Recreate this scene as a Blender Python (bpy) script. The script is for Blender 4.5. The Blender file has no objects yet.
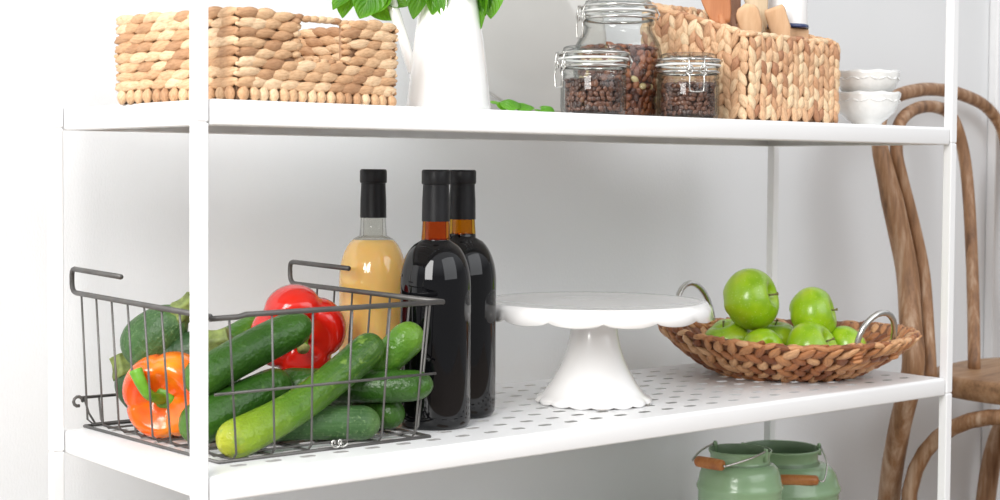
import bpy, math, random
from mathutils import Vector, Matrix, Euler
random.seed(7)
PI = math.pi
SC = bpy.context.scene
COL = SC.collection

# ------------------------------------------------------------------ camera
cam_d = bpy.data.cameras.new('camera'); cam = bpy.data.objects.new('camera', cam_d); COL.objects.link(cam)
yaw, pit, roll = 0.6876, -0.038, 0.0072
fw = Vector((math.sin(yaw)*math.cos(pit), math.cos(yaw)*math.cos(pit), math.sin(pit)))
rt = Vector((math.cos(yaw), -math.sin(yaw), 0)); up = rt.cross(fw)
r2 = rt*math.cos(roll)+up*math.sin(roll); u2 = -rt*math.sin(roll)+up*math.cos(roll)
CP = Vector((-0.6505, -1.2102, 0.2951))
cam.matrix_world = Matrix(((r2.x, u2.x, -fw.x, CP.x), (r2.y, u2.y, -fw.y, CP.y), (r2.z, u2.z, -fw.z, CP.z), (0, 0, 0, 1)))
cam_d.lens = 55.62; cam_d.sensor_width = 36; cam_d.shift_y = -0.0213
cam_d.clip_start = 0.05; cam_d.clip_end = 30
cam_d.dof.use_dof = True; cam_d.dof.focus_distance = 1.68; cam_d.dof.aperture_fstop = 11
SC.camera = cam

# ------------------------------------------------------------------ light and exposure
w = bpy.data.worlds.new('room_light'); SC.world = w; w.use_nodes = True
_wn = w.node_tree; _bg = _wn.nodes['Background']; _bg.inputs[1].default_value = 1.05
_tc = _wn.nodes.new('ShaderNodeTexCoord'); _sx = _wn.nodes.new('ShaderNodeSeparateXYZ'); _cr = _wn.nodes.new('ShaderNodeValToRGB')
_wn.links.new(_tc.outputs['Generated'], _sx.inputs[0]); _wn.links.new(_sx.outputs[2], _cr.inputs[0]); _wn.links.new(_cr.outputs[0], _bg.inputs[0])
for _i, (_p, _c) in enumerate(((0.0, (.30, .30, .30)), (.22, (.26, .265, .27)), (.50, (.86, .88, .92)), (1.0, (1.0, 1.0, 1.0)))):     # furniture-height dusk, pale ceiling
    if _i > 1: _cr.color_ramp.elements.new(_p)
    _cr.color_ramp.elements[_i].position = _p; _cr.color_ramp.elements[_i].color = (*_c, 1)
SC.cycles.transparent_max_bounces = 48
def area(name, loc, target, sx, sy, energy, col):
    l = bpy.data.lights.new(name, 'AREA'); l.shape = 'RECTANGLE'; l.size = sx; l.size_y = sy; l.energy = energy; l.color = col
    o = bpy.data.objects.new(name, l); COL.objects.link(o); o.location = loc
    o.rotation_euler = (Vector(target)-Vector(loc)).to_track_quat('-Z', 'Y').to_euler()
    return o
area('window_light', (-1.15, -0.75, 0.95), (0.25, 0.25, 0.1), 0.8, 1.1, 37, (1.0, 0.985, 0.965))
area('room_fill_light', (1.2, -2.6, 1.5), (0.8, 0.3, 0.1), 2.6, 2.0, 33, (0.96, 0.98, 1.0))  # added soft fill from the right, brightens the wall; not an actual window
SC.view_settings.view_transform = 'Standard'; SC.view_settings.look = 'None'
SC.view_settings.exposure = 0.12; SC.view_settings.gamma = 1.0; SC.view_settings.use_curve_mapping = False

# ------------------------------------------------------------------ materials
def newmat(name):
    m = bpy.data.materials.new(name); m.use_nodes = True
    nt = m.node_tree
    return m, nt, nt.nodes['Principled BSDF']
def N(nt, t, **kw):
    n = nt.nodes.new(t)
    for k, v in kw.items(): setattr(n, k, v)
    return n
def ramp(nt, fac, stops):
    r = N(nt, 'ShaderNodeValToRGB'); e = r.color_ramp.elements
    while len(e) < len(stops): e.new(0.5)
    for i, (p, c) in enumerate(stops): e[i].position = p; e[i].color = (c[0], c[1], c[2], 1)
    nt.links.new(fac, r.inputs[0]); return r.outputs[0]
def coords(nt, scale=(1, 1, 1), attr=None):
    if attr: c = N(nt, 'ShaderNodeAttribute', attribute_name=attr).outputs['Vector']
    else: c = N(nt, 'ShaderNodeTexCoord').outputs['Object']
    mp = N(nt, 'ShaderNodeMapping'); mp.inputs['Scale'].default_value = scale
    nt.links.new(c, mp.inputs[0]); return mp.outputs[0]
def noise(nt, co, scale, detail=3, rough=.55):
    n = N(nt, 'ShaderNodeTexNoise'); n.inputs['Scale'].default_value = scale; n.inputs['Detail'].default_value = detail; n.inputs['Roughness'].default_value = rough
    nt.links.new(co, n.inputs['Vector']); return n.outputs['Fac']
def bump(nt, b, h, dist, strength=1):
    bp = N(nt, 'ShaderNodeBump'); bp.inputs['Distance'].default_value = dist; bp.inputs['Strength'].default_value = strength
    nt.links.new(h, bp.inputs['Height']); nt.links.new(bp.outputs[0], b.inputs['Normal'])
def mix(nt, a, b_, fac, mode='MIX'):
    m = N(nt, 'ShaderNodeMix', data_type='RGBA', blend_type=mode)
    for s, v in ((m.inputs[0], fac), (m.inputs[6], a), (m.inputs[7], b_)):
        if isinstance(v, (int, float)): s.default_value = v
        elif isinstance(v, tuple): s.default_value = (*v, 1) if len(v) == 3 else v
        else: nt.links.new(v, s)
    return m.outputs[2]
def plain(name, col, rough=.4, metal=0, coat=0, spec=.5, var=0, vscale=30, bumpd=0, bscale=200):
    m, nt, b = newmat(name)
    b.inputs['Base Color'].default_value = (*col, 1); b.inputs['Roughness'].default_value = rough
    b.inputs['Metallic'].default_value = metal; b.inputs['Coat Weight'].default_value = coat; b.inputs['Coat Roughness'].default_value = .05
    b.inputs['Specular IOR Level'].default_value = spec
    co = coords(nt)
    if var:
        f = noise(nt, co, vscale)
        nt.links.new(ramp(nt, f, [(.3, tuple(c*(1-var) for c in col)), (.7, tuple(min(1, c*(1+var)) for c in col))]), b.inputs['Base Color'])
    if bumpd: bump(nt, b, noise(nt, co, bscale), bumpd)
    return m

WHITE = plain('white_powder_coat', (.86, .865, .87), .33, var=.01, vscale=8)
CERAMIC = plain('white_glazed_ceramic', (.88, .87, .86), .12, coat=.5, var=.012, vscale=12)
CERAMIC2 = plain('crackled_white_glaze', (.80, .80, .78), .16, coat=.4, var=.06, vscale=45, bumpd=.0006, bscale=90)
PLATTER = plain('grey_white_platter_glaze', (.47, .46, .43), .09, coat=.6, var=.03, vscale=5, bumpd=.0009, bscale=6)
WIRE = plain('grey_painted_wire', (.12, .115, .11), .40, metal=.35, var=.12, vscale=60)
STEEL = plain('brushed_steel', (.62, .61, .58), .24, metal=1.0, var=.06, vscale=50)
CAPSULE = plain('matt_black_capsule', (.012, .012, .014), .40, spec=.3, var=.2, vscale=60, bumpd=.0002, bscale=300)
GREENCAN = plain('sage_green_enamel', (.25, .39, .22), .24, coat=.35, var=.05, vscale=20, bumpd=.0006, bscale=14)
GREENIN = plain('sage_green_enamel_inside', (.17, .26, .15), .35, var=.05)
BLUERIM = plain('dark_blue_enamel', (.03, .05, .15), .2, coat=.4)
GASKET = plain('clear_pale_rubber', (.82, .82, .80), .35)
LINER = plain('floor_screed', (.27, .21, .16), .5, var=.08, vscale=4)

m, nt, b = newmat('white_plaster_wallpaper')
co = coords(nt)
nt.links.new(ramp(nt, noise(nt, co, 3), [(.3, (.77, .785, .795)), (.7, (.80, .81, .82))]), b.inputs['Base Color'])
b.inputs['Roughness'].default_value = .75
st = coords(nt, (1, 1, .45)); bump(nt, b, noise(nt, st, 420, 3), .0005, .6)
WALL = m

def wood(name, c1, c2, c3, rough=.5, scale=6, axis=2):
    m, nt, b = newmat(name)
    s = [16, 16, 16]; s[axis] = 1.6
    co = coords(nt, tuple(s)); f = noise(nt, co, scale, 6, .65)
    base = ramp(nt, f, [(.32, c1), (.5, c2), (.68, c3)])
    nt.links.new(base, b.inputs['Base Color']); b.inputs['Roughness'].default_value = rough
    bump(nt, b, f, .0006, .6)
    return m
CHAIRW = wood('weathered_oak', (.14, .065, .028), (.32, .165, .078), (.55, .39, .27), .5, 3.5)
SEATW = wood('weathered_oak_seat', (.17, .085, .038), (.32, .175, .085), (.42, .27, .16), .5, 3.0, 0)
GRIPW = wood('orange_wood_grip', (.28, .085, .02), (.42, .15, .035), (.52, .22, .06), .4, 4, 0)
SPOONS = [wood('beech_spoon', (.58, .33, .17), (.70, .43, .24), (.78, .52, .31), .55, 3),
          wood('cherry_spoon', (.40, .14, .05), (.52, .20, .08), (.60, .27, .12), .5, 3),
          wood('walnut_spoon', (.20, .09, .045), (.30, .14, .08), (.38, .2, .12), .5, 3),
          wood('pale_maple_spoon', (.62, .47, .30), (.72, .57, .38), (.78, .64, .45), .55, 3)]

def strand(name, stops, dark, rough=.55):
    m, nt, b = newmat(name)
    g = N(nt, 'ShaderNodeNewGeometry')
    base = ramp(nt, g.outputs['Random Per Island'], stops)
    at = coords(nt, (9, 2.0, 1), 'strand')
    f = noise(nt, at, 2.2, 4, .6)
    c = mix(nt, base, ramp(nt, f, [(.3, (.62, .52, .44)), (.6, (1, 1, 1))]), .75, 'MULTIPLY')
    nt.links.new(c, b.inputs['Base Color']); b.inputs['Roughness'].default_value = rough
    b.inputs['Specular IOR Level'].default_value = .35
    bump(nt, b, f, .0006, .7)
    return m
SEAGRASS = strand('seagrass_braid', [(0, (.42, .23, .12)), (.25, (.58, .35, .19)), (.65, (.69, .46, .27)), (1, (.80, .59, .38))], .3)
SEAGRASS2 = strand('seagrass_braid_light', [(0, (.42, .20, .11)), (.15, (.64, .37, .21)), (.55, (.80, .53, .32)), (1, (.86, .68, .45))], .3)
HYAC = strand('brown_hyacinth_braid', [(0, (.20, .065, .025)), (.3, (.43, .175, .070)), (.7, (.58, .29, .13)), (1, (.72, .44, .24))], .4, .42)
CORE = plain('shaded_braid_core', (.36, .21, .12), .8, var=.2)
COREB = plain('brown_braid_core', (.20, .09, .045), .8, var=.2)

def glassy(name, tint, edge, ior=1.45):
    m = bpy.data.materials.new(name); m.use_nodes = True; nt = m.node_tree; nt.nodes.clear()
    out = N(nt, 'ShaderNodeOutputMaterial'); mx = N(nt, 'ShaderNodeMixShader')
    lw = N(nt, 'ShaderNodeLayerWeight'); lw.inputs[0].default_value = .5
    tr = N(nt, 'ShaderNodeBsdfTransparent'); gl = N(nt, 'ShaderNodeBsdfGlossy'); gl.inputs['Roughness'].default_value = .03
    nt.links.new(ramp(nt, lw.outputs['Facing'], [(.50, tint), (.85, tuple(.5*(a+b) for a, b in zip(tint, edge))), (1, edge)]), tr.inputs[0])
    fc = ramp(nt, lw.outputs['Facing'], [(0, (.022,)*3), (.5, (.035,)*3), (.8, (.16,)*3), (1, (.8,)*3)])
    nt.links.new(fc, mx.inputs[0]); nt.links.new(tr.outputs[0], mx.inputs[1]); nt.links.new(gl.outputs[0], mx.inputs[2]); nt.links.new(mx.outputs[0], out.inputs[0])
    return m
GLASS = glassy('clear_jar_glass', (.97, .975, .97), (.22, .25, .24))
NECKG = glassy('clear_bottle_neck', (.93, .93, .91), (.45, .45, .43))
AMBER = glassy('amber_bottle_glass', (.86, .50, .13), (.30, .09, .01))
AMBER2 = glassy('golden_olive_bottle_glass', (.86, .64, .16), (.35, .2, .02))
DARKG = plain('near_black_wine_glass', (.003, .003, .004), .04, coat=.0, spec=.42)
m, nt, b = newmat('golden_wine'); b.inputs['Base Color'].default_value = (.90, .58, .19, 1); b.inputs['Roughness'].default_value = .05
b.inputs['Transmission Weight'].default_value = .0; b.inputs['Coat Weight'].default_value = .6; b.inputs['Coat Roughness'].default_value = .03
b.inputs['Subsurface Weight'].default_value = .6; b.inputs['Subsurface Radius'].default_value = (.05, .03, .01); b.inputs['Subsurface Scale'].default_value = .6
GOLD = m

def veg(name, stops, streak, speck, rough=.3, lw=.35, specks=90):
    m, nt, b = newmat(name)
    a = N(nt, 'ShaderNodeAttribute', attribute_name='skin'); sp = N(nt, 'ShaderNodeSeparateXYZ'); nt.links.new(a.outputs['Vector'], sp.inputs[0])
    base = ramp(nt, sp.outputs[1], stops)                                  # pigment along the fruit
    s = coords(nt, (7, .9, 7), 'skin3'); f = noise(nt, s, 1.4, 3)
    c = mix(nt, base, streak, ramp(nt, f, [(.50, (0, 0, 0)), (.66, (lw, lw, lw))]))
    o = coords(nt); v = noise(nt, o, specks, 2)
    c = mix(nt, c, speck, ramp(nt, v, [(.60, (0, 0, 0)), (.70, (.6, .6, .6))]))
    nt.links.new(c, b.inputs['Base Color']); b.inputs['Roughness'].default_value = rough; b.inputs['Coat Weight'].default_value = .04; b.inputs['Specular IOR Level'].default_value = .4
    o2 = noise(nt, o, 150, 2); bump(nt, b, o2, .0030, .7)
    return m
CUKE_L = veg('light_cucumber_skin', [(0, (.46, .48, .035)), (.10, (.24, .36, .018)), (.38, (.085, .20, .012)), (.8, (.026, .09, .008)), (1, (.04, .11, .012))], (.22, .34, .03), (.20, .32, .05), .33, .16)
CUKE_D = veg('dark_cucumber_skin', [(0, (.07, .17, .016)), (.15, (.030, .095, .010)), (.6, (.021, .075, .008)), (1, (.035, .11, .010))], (.07, .17, .02), (.08, .17, .035), .34, .14)
CUKE_M = veg('green_cucumber_skin', [(0, (.03, .10, .01)), (.4, (.04, .13, .012)), (.8, (.07, .19, .015)), (1, (.13, .27, .025))], (.16, .32, .03), (.15, .30, .04), .3, .15)
ZUKE = veg('mottled_zucchini_skin', [(0, (.05, .13, .035)), (.5, (.05, .125, .035)), (.85, (.035, .095, .025)), (1, (.10, .19, .05))], (.16, .27, .11), (.17, .27, .11), .46, .22, 300)
ZUKE_D = veg('black_green_zucchini_skin', [(0, (.02, .055, .02)), (1, (.03, .075, .025))], (.07, .13, .05), (.08, .14, .06), .42, .15, 300)
ZSTEM = plain('zucchini_stem_green', (.19, .24, .065), .6, var=.45, vscale=90, bumpd=.001, bscale=150)
PSTEM = plain('pepper_stem_green', (.13, .34, .02), .4, var=.3, vscale=60, bumpd=.0005, bscale=120)
PSTEM2 = plain('pepper_stem_cut', (.38, .36, .12), .6, var=.3, vscale=90)
ASTEM = plain('apple_stem_brown', (.16, .14, .04), .6)

def fruit(name, stops, scale, rough, speck=None):
    m, nt, b = newmat(name); o = coords(nt)
    c = ramp(nt, noise(nt, o, scale, 3), stops)
    if speck: c = mix(nt, c, speck, ramp(nt, noise(nt, o, 420, 1), [(.66, (0, 0, 0)), (.72, (.5, .5, .5))]))
    nt.links.new(c, b.inputs['Base Color']); b.inputs['Roughness'].default_value = rough; b.inputs['Coat Weight'].default_value = .35; b.inputs['Coat Roughness'].default_value = .12
    bump(nt, b, noise(nt, o, 55, 2), .0008, .4)
    return m
APPLE = fruit('green_apple_skin', [(.3, (.19, .38, .004)), (.5, (.29, .49, .008)), (.75, (.46, .58, .03))], 26, .3, (.55, .70, .22))
RED = fruit('red_pepper_skin', [(.3, (.55, .008, .004)), (.7, (.74, .02, .008))], 14, .16)
ORANGE = fruit('orange_pepper_skin', [(.34, (.80, .05, .004)), (.48, (.88, .14, .006)), (.68, (.93, .32, .015))], 15, .16)

def leafmat(name, c1, c2):
    m, nt, b = newmat(name); a = coords(nt, (1, 1, 1), 'leafuv')
    sp = N(nt, 'ShaderNodeSeparateXYZ'); nt.links.new(a, sp.inputs[0])
    ab = N(nt, 'ShaderNodeMath', operation='ABSOLUTE'); nt.links.new(sp.outputs[0], ab.inputs[0])
    mid = ramp(nt, ab.outputs[0], [(.0, (.20, .42, .06)), (.06, c1), (1, c2)])
    v = N(nt, 'ShaderNodeMath', operation='MULTIPLY_ADD'); nt.links.new(ab.outputs[0], v.inputs[0]); v.inputs[1].default_value = -.55; nt.links.new(sp.outputs[1], v.inputs[2])
    wv = N(nt, 'ShaderNodeMath', operation='SINE'); ml = N(nt, 'ShaderNodeMath', operation='MULTIPLY'); nt.links.new(v.outputs[0], ml.inputs[0]); ml.inputs[1].default_value = 36; nt.links.new(ml.outputs[0], wv.inputs[0])
    nt.links.new(mid, b.inputs['Base Color']); b.inputs['Roughness'].default_value = .35
    bump(nt, b, wv.outputs[0], .0008, .5)
    tl = N(nt, 'ShaderNodeBsdfTranslucent'); tl.inputs[0].default_value = (.22, .50, .02, 1)
    mx = N(nt, 'ShaderNodeMixShader'); mx.inputs[0].default_value = .38
    out = nt.nodes['Material Output']; nt.links.new(b.outputs[0], mx.inputs[1]); nt.links.new(tl.outputs[0], mx.inputs[2]); nt.links.new(mx.outputs[0], out.inputs[0])
    return m
LEAF = leafmat('basil_leaf', (.08, .27, .012), (.12, .36, .018))
LEAFD = leafmat('dark_basil_leaf', (.05, .17, .012), (.06, .20, .014))
def beans(name, stops):
    m, nt, b = newmat(name); g = N(nt, 'ShaderNodeNewGeometry')
    nt.links.new(ramp(nt, g.outputs['Random Per Island'], stops), b.inputs['Base Color']); b.inputs['Roughness'].default_value = .35
    b.inputs['Coat Weight'].default_value = .2
    return m
COFFEE = beans('roasted_coffee', [(0, (.035, .013, .008)), (.6, (.10, .038, .021)), (1, (.17, .070, .038))])
NUTS = beans('mixed_nuts', [(0, (.06, .016, .008)), (.5, (.20, .055, .02)), (.9, (.32, .11, .04)), (.93, (.55, .42, .20)), (1, (.62, .50, .26))])
PITH = plain('bean_fill', (.05, .022, .014), .8)

# ------------------------------------------------------------------ mesh helpers (all lengths in metres)
class MB:
    def __init__(s): s.v = []; s.f = []; s.a = {}
    def attr(s, name, val):
        L = s.a.setdefault(name, [])
        while len(L) < len(s.v)-1: L.append((0, 0, 0))
        L.append(val)
    def add(s, vs, fs, M=None):
        o = len(s.v)
        s.v += [tuple(M @ Vector(p)) if M else tuple(p) for p in vs]; s.f += [tuple(o+i for i in q) for q in fs]
    def box(s, x0, x1, y0, y1, z0, z1):
        s.add([(x, y, z) for z in (z0, z1) for y in (y0, y1) for x in (x0, x1)], [(0, 2, 3, 1), (4, 5, 7, 6), (0, 1, 5, 4), (2, 6, 7, 3), (0, 4, 6, 2), (1, 3, 7, 5)])
    def rings(s, rs, closed=False, cap0=True, cap1=True):
        n = len(rs[0]); o = len(s.v)
        for r in rs: s.v += [tuple(p) for p in r]
        K = len(rs)
        for k in range(K if closed else K-1):
            a = o+k*n; c = o+((k+1) % K)*n
            for i in range(n): j = (i+1) % n; s.f.append((a+i, a+j, c+j, c+i))
        if not closed:
            if cap0: s.f.append(tuple(o+i for i in reversed(range(n))))
            if cap1: s.f.append(tuple(o+(K-1)*n+i for i in range(n)))
    def tube(s, pts, r, n=8, closed=False, rb=None, ref=None, caps=True):
        pts = [Vector(p) for p in pts]; K = len(pts)
        T = []
        for i in range(K):
            a = pts[(i-1) % K] if closed or i > 0 else pts[i]; c = pts[(i+1) % K] if closed or i < K-1 else pts[i]
            T.append((c-a).normalized())
        nrm = Vector(ref) if ref else (Vector((0, 0, 1)) if abs(T[0].z) < .9 else Vector((1, 0, 0)))
        rs = []
        for i in range(K):
            if ref: nrm = Vector(ref)
            nn = (nrm-T[i]*nrm.dot(T[i])).normalized(); bb = T[i].cross(nn); nrm = nn
            ra = r[i] if isinstance(r, (list, tuple)) else r
            rB = (rb[i] if isinstance(rb, (list, tuple)) else rb) if rb is not None else ra
            rs.append([pts[i]+nn*math.cos(2*PI*k/n)*ra+bb*math.sin(2*PI*k/n)*rB for k in range(n)])
        s.rings(rs, closed, caps, caps)
    def lathe(s, prof, n=48, rf=None, c=(0, 0, 0), caps=(False, False)):
        rs = []
        for i, (r, z) in enumerate(prof):
            ring = []
            for k in range(n):
                t = 2*PI*k/n; rr, zz = (r, z) if rf is None else rf(r, z, t, i)
                ring.append((c[0]+rr*math.cos(t), c[1]+rr*math.sin(t), c[2]+zz))
            rs.append(ring)
        s.rings(rs, False, *caps)
    def lobe(s, c, d, nrm, L, W, T, seg=7, st=7, sharp=.75):
        d = Vector(d).normalized(); nrm = Vector(nrm); nrm = (nrm-d*nrm.dot(d)).normalized(); b_ = d.cross(nrm); c = Vector(c)
        rs = []; o = len(s.v); bend = random.uniform(-.12, .12)*W; ph = random.random()*9
        for i in range(st+1):
            t = i/st; q = max(math.sin(PI*(.04+.92*t)), 0)**sharp
            p = c+d*(t-.5)*L+b_*bend*math.sin(PI*t)
            rs.append([p+b_*math.cos(2*PI*k/seg)*W/2*q+nrm*math.sin(2*PI*k/seg)*T/2*q for k in range(seg)])
        s.rings(rs)
        L_ = s.a.setdefault('strand', [])
        while len(L_) < o: L_.append((0, 0, 0))
        for i in range(st+1):
            for k in range(seg): L_.append((abs(k/seg-.5)+ph, i/st+ph, ph))
    def build(s, name, mat, parent=None, smooth=True, loc=None, bevel=0, solid=0, subsurf=0, autosm=None):
        me = bpy.data.meshes.new(name); me.from_pydata(s.v, [], s.f); me.update()
        for nm, L in s.a.items():
            while len(L) < len(s.v): L.append((0, 0, 0))
            at = me.attributes.new(nm, 'FLOAT_VECTOR', 'POINT'); at.data.foreach_set('vector', [x for p in L for x in p])
        if smooth: me.polygons.foreach_set('use_smooth', [True]*len(me.polygons))
        me.materials.append(mat)
        o = bpy.data.objects.new(name, me); COL.objects.link(o)
        if parent: o.parent = parent
        if loc is not None: o.location = loc
        if autosm is not None: me.set_sharp_from_angle(angle=math.radians(autosm))
        if solid: md = o.modifiers.new('solid', 'SOLIDIFY'); md.thickness = solid; md.offset = 0
        if bevel: md = o.modifiers.new('bevel', 'BEVEL'); md.width = bevel; md.segments = 3; md.limit_method = 'ANGLE'
        if subsurf: md = o.modifiers.new('sub', 'SUBSURF'); md.levels = subsurf; md.render_levels = subsurf
        return o
def thing(name, label, cat, loc=(0, 0, 0), rot=None, group=None):
    o = bpy.data.objects.new(name, None); COL.objects.link(o); o.empty_display_size = .05
    if rot is not None:
        if isinstance(rot, Matrix): o.matrix_world = Matrix.Translation(loc) @ rot.to_4x4()
        else: o.rotation_euler = rot; o.location = loc
    else: o.location = loc
    return tag(o, label, cat, group)
def tag(o, label, cat, group=None):
    o['label'] = label; o['category'] = cat
    if group: o['group'] = group
    return o
def struct(o): o['kind'] = 'structure'; return o
def dup(root, loc, rot, label, group=None):
    r = root.copy(); COL.objects.link(r)
    if isinstance(rot, Matrix): r.matrix_world = Matrix.Translation(loc) @ rot.to_4x4()
    else: r.location = loc; r.rotation_euler = rot
    r['label'] = label
    if group: r['group'] = group
    for ch in list(root.children):
        c = ch.copy(); COL.objects.link(c); c.parent = r
        for g in list(ch.children): d = g.copy(); COL.objects.link(d); d.parent = c
    return r
def spline(P, n=8):
    P = [Vector(p) for p in P]; Q = [P[0]*2-P[1]]+P+[P[-1]*2-P[-2]]; out = []
    for i in range(1, len(Q)-2):
        a, b_, c, d = Q[i-1:i+3]
        for k in range(n):
            t = k/n; out.append(.5*((2*b_)+(c-a)*t+(2*a-5*b_+4*c-d)*t*t+(3*b_-a-3*c+d)*t**3))
    out.append(P[-1]); return out
def frame(x, y, z):  # columns
    return Matrix(((x[0], y[0], z[0]), (x[1], y[1], z[1]), (x[2], y[2], z[2])))
R_, U_, T_ = r2, u2, -fw     # directions used to turn fruit towards the room

# ------------------------------------------------------------------ the setting
S = .335; W, D, p = 1.1322, .3185, .0126; ZT, ZB = .0210, -.0023
FLOOR = -.45; WY = .445
mb = MB(); mb.box(-2.6, 3.4, -3.0, WY+.12, FLOOR-.05, FLOOR); struct(mb.build('floor', LINER, smooth=False))
mb = MB(); mb.box(-2.6, 3.4, WY, WY+.12, FLOOR, 2.2); struct(mb.build('wall_back', WALL, smooth=False))
mb = MB(); mb.box(-2.6, 1.874, WY-.014, WY, FLOOR, FLOOR+.09); struct(mb.build('baseboard_back', WHITE, smooth=False, bevel=.003))
mb = MB(); mb.box(1.882, 1.98, WY-.020, WY, FLOOR, 1.62); struct(mb.build('trim_1', WHITE, smooth=False, bevel=.004))

# ------------------------------------------------------------------ metal rack
rack = thing('shelving_unit', 'white powder coated metal shelving unit holding food and kitchenware', 'shelving', (0, 0, 0))
def post(x, y):
    b_ = MB(); levels = [FLOOR, -S, 0, S, 2*S]
    for a, c in zip(levels[:-1], levels[1:]):
        b_.box(x, x+p, y, y+p, a+.0006, c-.0006); b_.box(x+.0012, x+p-.0012, y+.0012, y+p-.0012, c-.002, c+.002)
    b_.build('post', WHITE, rack, smooth=False, bevel=.0014)
for x in (0, W-p):
    for y in (0, D-p): post(x, y)
def shelf(z):
    x0, x1, y0, y1 = p+.0012, W-p-.0004, .0012, D-.0012
    t, b_, rr = z+ZT, z+ZB, .0045
    m_ = MB()
    # perforated top sheet
    cx, cy = .0375, .0305; nx, ny = 28, 9; gx = x0+(x1-x0-nx*cx)/2+.003; gy = .0215
    q = 16; hl, hw = .0085, .0046
    def cell(ax, ay):
        o = len(m_.v); mx, my = ax+cx/2, ay+cy/2
        for k in range(q):
            a = 2*PI*(k+.5)/q; c_, s_ = math.cos(a), math.sin(a)
            m_.v.append((mx+(hl-hw)*(1 if c_ > 0 else -1)+hw*c_, my+hw*s_, t))
        for k in range(q):
            a = 2*PI*(k+.5)/q; c_, s_ = math.cos(a), math.sin(a); k2 = 1/max(abs(c_), abs(s_))
            m_.v.append((mx+c_*k2*cx/2, my+s_*k2*cy/2, t))
        for k in range(q):
            j = (k+1) % q; m_.f.append((o+k, o+q+k, o+q+j, o+j))
        # corners of the cell
        for sx, sy, ks in ((1, 1, (1, 2)), (-1, 1, (5, 6)), (-1, -1, (9, 10)), (1, -1, (13, 14))):
            c = len(m_.v); m_.v.append((mx+sx*cx/2, my+sy*cy/2, t)); m_.f.append((o+q+ks[0], c, o+q+ks[1]))
    for i in range(nx):
        for j in range(ny): cell(gx+i*cx, gy+j*cy)
    X1, Y1 = gx+nx*cx, gy+ny*cy
    xa, xb, ya, yb = x0+rr, x1-rr, y0+rr, y1-rr
    def quad(a, b2, c, d): m_.add([(a, c, t), (b2, c, t), (b2, d, t), (a, d, t)], [(0, 1, 2, 3)])
    quad(xa, xb, ya, gy); quad(xa, xb, Y1, yb); quad(xa, gx, gy, Y1); quad(X1, xb, gy, Y1)
    m_.build('perforated_top', WHITE, rack, smooth=False)
    # rolled rim : rounded edge, apron, folded lip
    e = MB(); ring = []
    prof = [(rr, 0)]+[(rr-rr*math.sin(a), -(rr-rr*math.cos(a))) for a in (PI/8, PI/4, 3*PI/8, PI/2)]+[(0, b_-t+.0022), (.0006, b_-t+.0006), (.0022, b_-t), (.014, b_-t), (.014, b_-t+.0012), (.0025, b_-t+.0014), (.0014, b_-t+.004), (.0014, -rr)]
    cr = .004
    for ins, dz in prof:
        L = []
        for sx, sy, a0 in ((1, -1, -PI/2), (1, 1, 0), (-1, 1, PI/2), (-1, -1, PI)):
            ccx = (x1 if sx > 0 else x0)-sx*cr; ccy = (y1 if sy > 0 else y0)-sy*cr; rad = cr-ins
            for k in range(5):
                a = a0+k*PI/8
                if rad > 0: L.append((ccx+rad*math.cos(a), ccy+rad*math.sin(a), t+dz))
                else: L.append((ccx-sx*(ins-cr), ccy-sy*(ins-cr), t+dz))
        ring.append(L)
    e.rings(ring, False, False, False); e.build('shelf_rim', WHITE, rack, autosm=50)
for z in (-S, 0, S): shelf(z)
ZS = ZT; ZU = S+ZT; ZL = -S+ZT

# ------------------------------------------------------------------ wire basket with handles
BKB = {'FL': (.0515, .052), 'FR': (.291, .047), 'BL': (.0390, .316), 'BR': (.288, .308)}
BKT = {'FL': (.024, .0195), 'FR': (.2895, .0245), 'BL': (.0385, .345), 'BR': (.2985, .329)}
zb, zt, zm, zk = ZS+.0016, .162, .0885, .052
bas = thing('wire_basket', 'grey wire basket with hooked side handles full of peppers and cucumbers', 'basket', (.17, .17, ZS))
def L3(q): return tuple(Vector(q)-Vector((.17, .17, ZS)))
def V(d, k, z): return Vector((d[k][0], d[k][1], z))
def lerp3(k, z): return V(BKB, k, zb).lerp(V(BKT, k, zt), (z-zb)/(zt-zb))
mbw = MB()
for i in range(6):                                    # wires that run front to back, under the floor and up the back
    f = .075+i*.17
    pts = [V(BKT, 'FL', zt).lerp(V(BKT, 'FR', zt), f), V(BKB, 'FL', zb+.006).lerp(V(BKB, 'FR', zb+.006), f), V(BKB, 'FL', zb).lerp(V(BKB, 'FR', zb), f)+Vector((0, .006, 0)),
           V(BKB, 'BL', zb).lerp(V(BKB, 'BR', zb), f)-Vector((0, .006, 0)), lerp3('BL', zb+.006).lerp(lerp3('BR', zb+.006), f), lerp3('BL', zk).lerp(lerp3('BR', zk), f)]
    mbw.tube([L3(q) for q in pts], .0012, 6)
mbw.build('front_wires', WIRE, bas)
mbw = MB()
for i in range(8):                                    # wires that run from side to side
    f = .07+i*.1214; g = f*1.06; up_ = .0026
    pts = [V(BKT, 'FL', zt).lerp(V(BKT, 'BL', zt), f), V(BKB, 'FL', zb+.008).lerp(V(BKB, 'BL', zb+.008), g), V(BKB, 'FL', zb+up_).lerp(V(BKB, 'BL', zb+up_), g)+Vector((.006, 0, 0)),
           V(BKB, 'FR', zb+up_).lerp(V(BKB, 'BR', zb+up_), g)-Vector((.006, 0, 0)), V(BKB, 'FR', zb+.008).lerp(V(BKB, 'BR', zb+.008), g), V(BKT, 'FR', zt).lerp(V(BKT, 'BR', zt), f)]
    mbw.tube([L3(q) for q in pts], .0012, 6)
mbw.build('side_wires', WIRE, bas)
m_ = MB(); m_.tube([L3(q) for q in (V(BKT, 'FL', zt-.002), V(BKT, 'FL', zt-.002).lerp(V(BKT, 'FR', zt), .11), V(BKT, 'FL', zt).lerp(V(BKT, 'FR', zt), .14), V(BKT, 'FR', zt))], .0026, 8); m_.build('front_rail', WIRE, bas)
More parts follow.
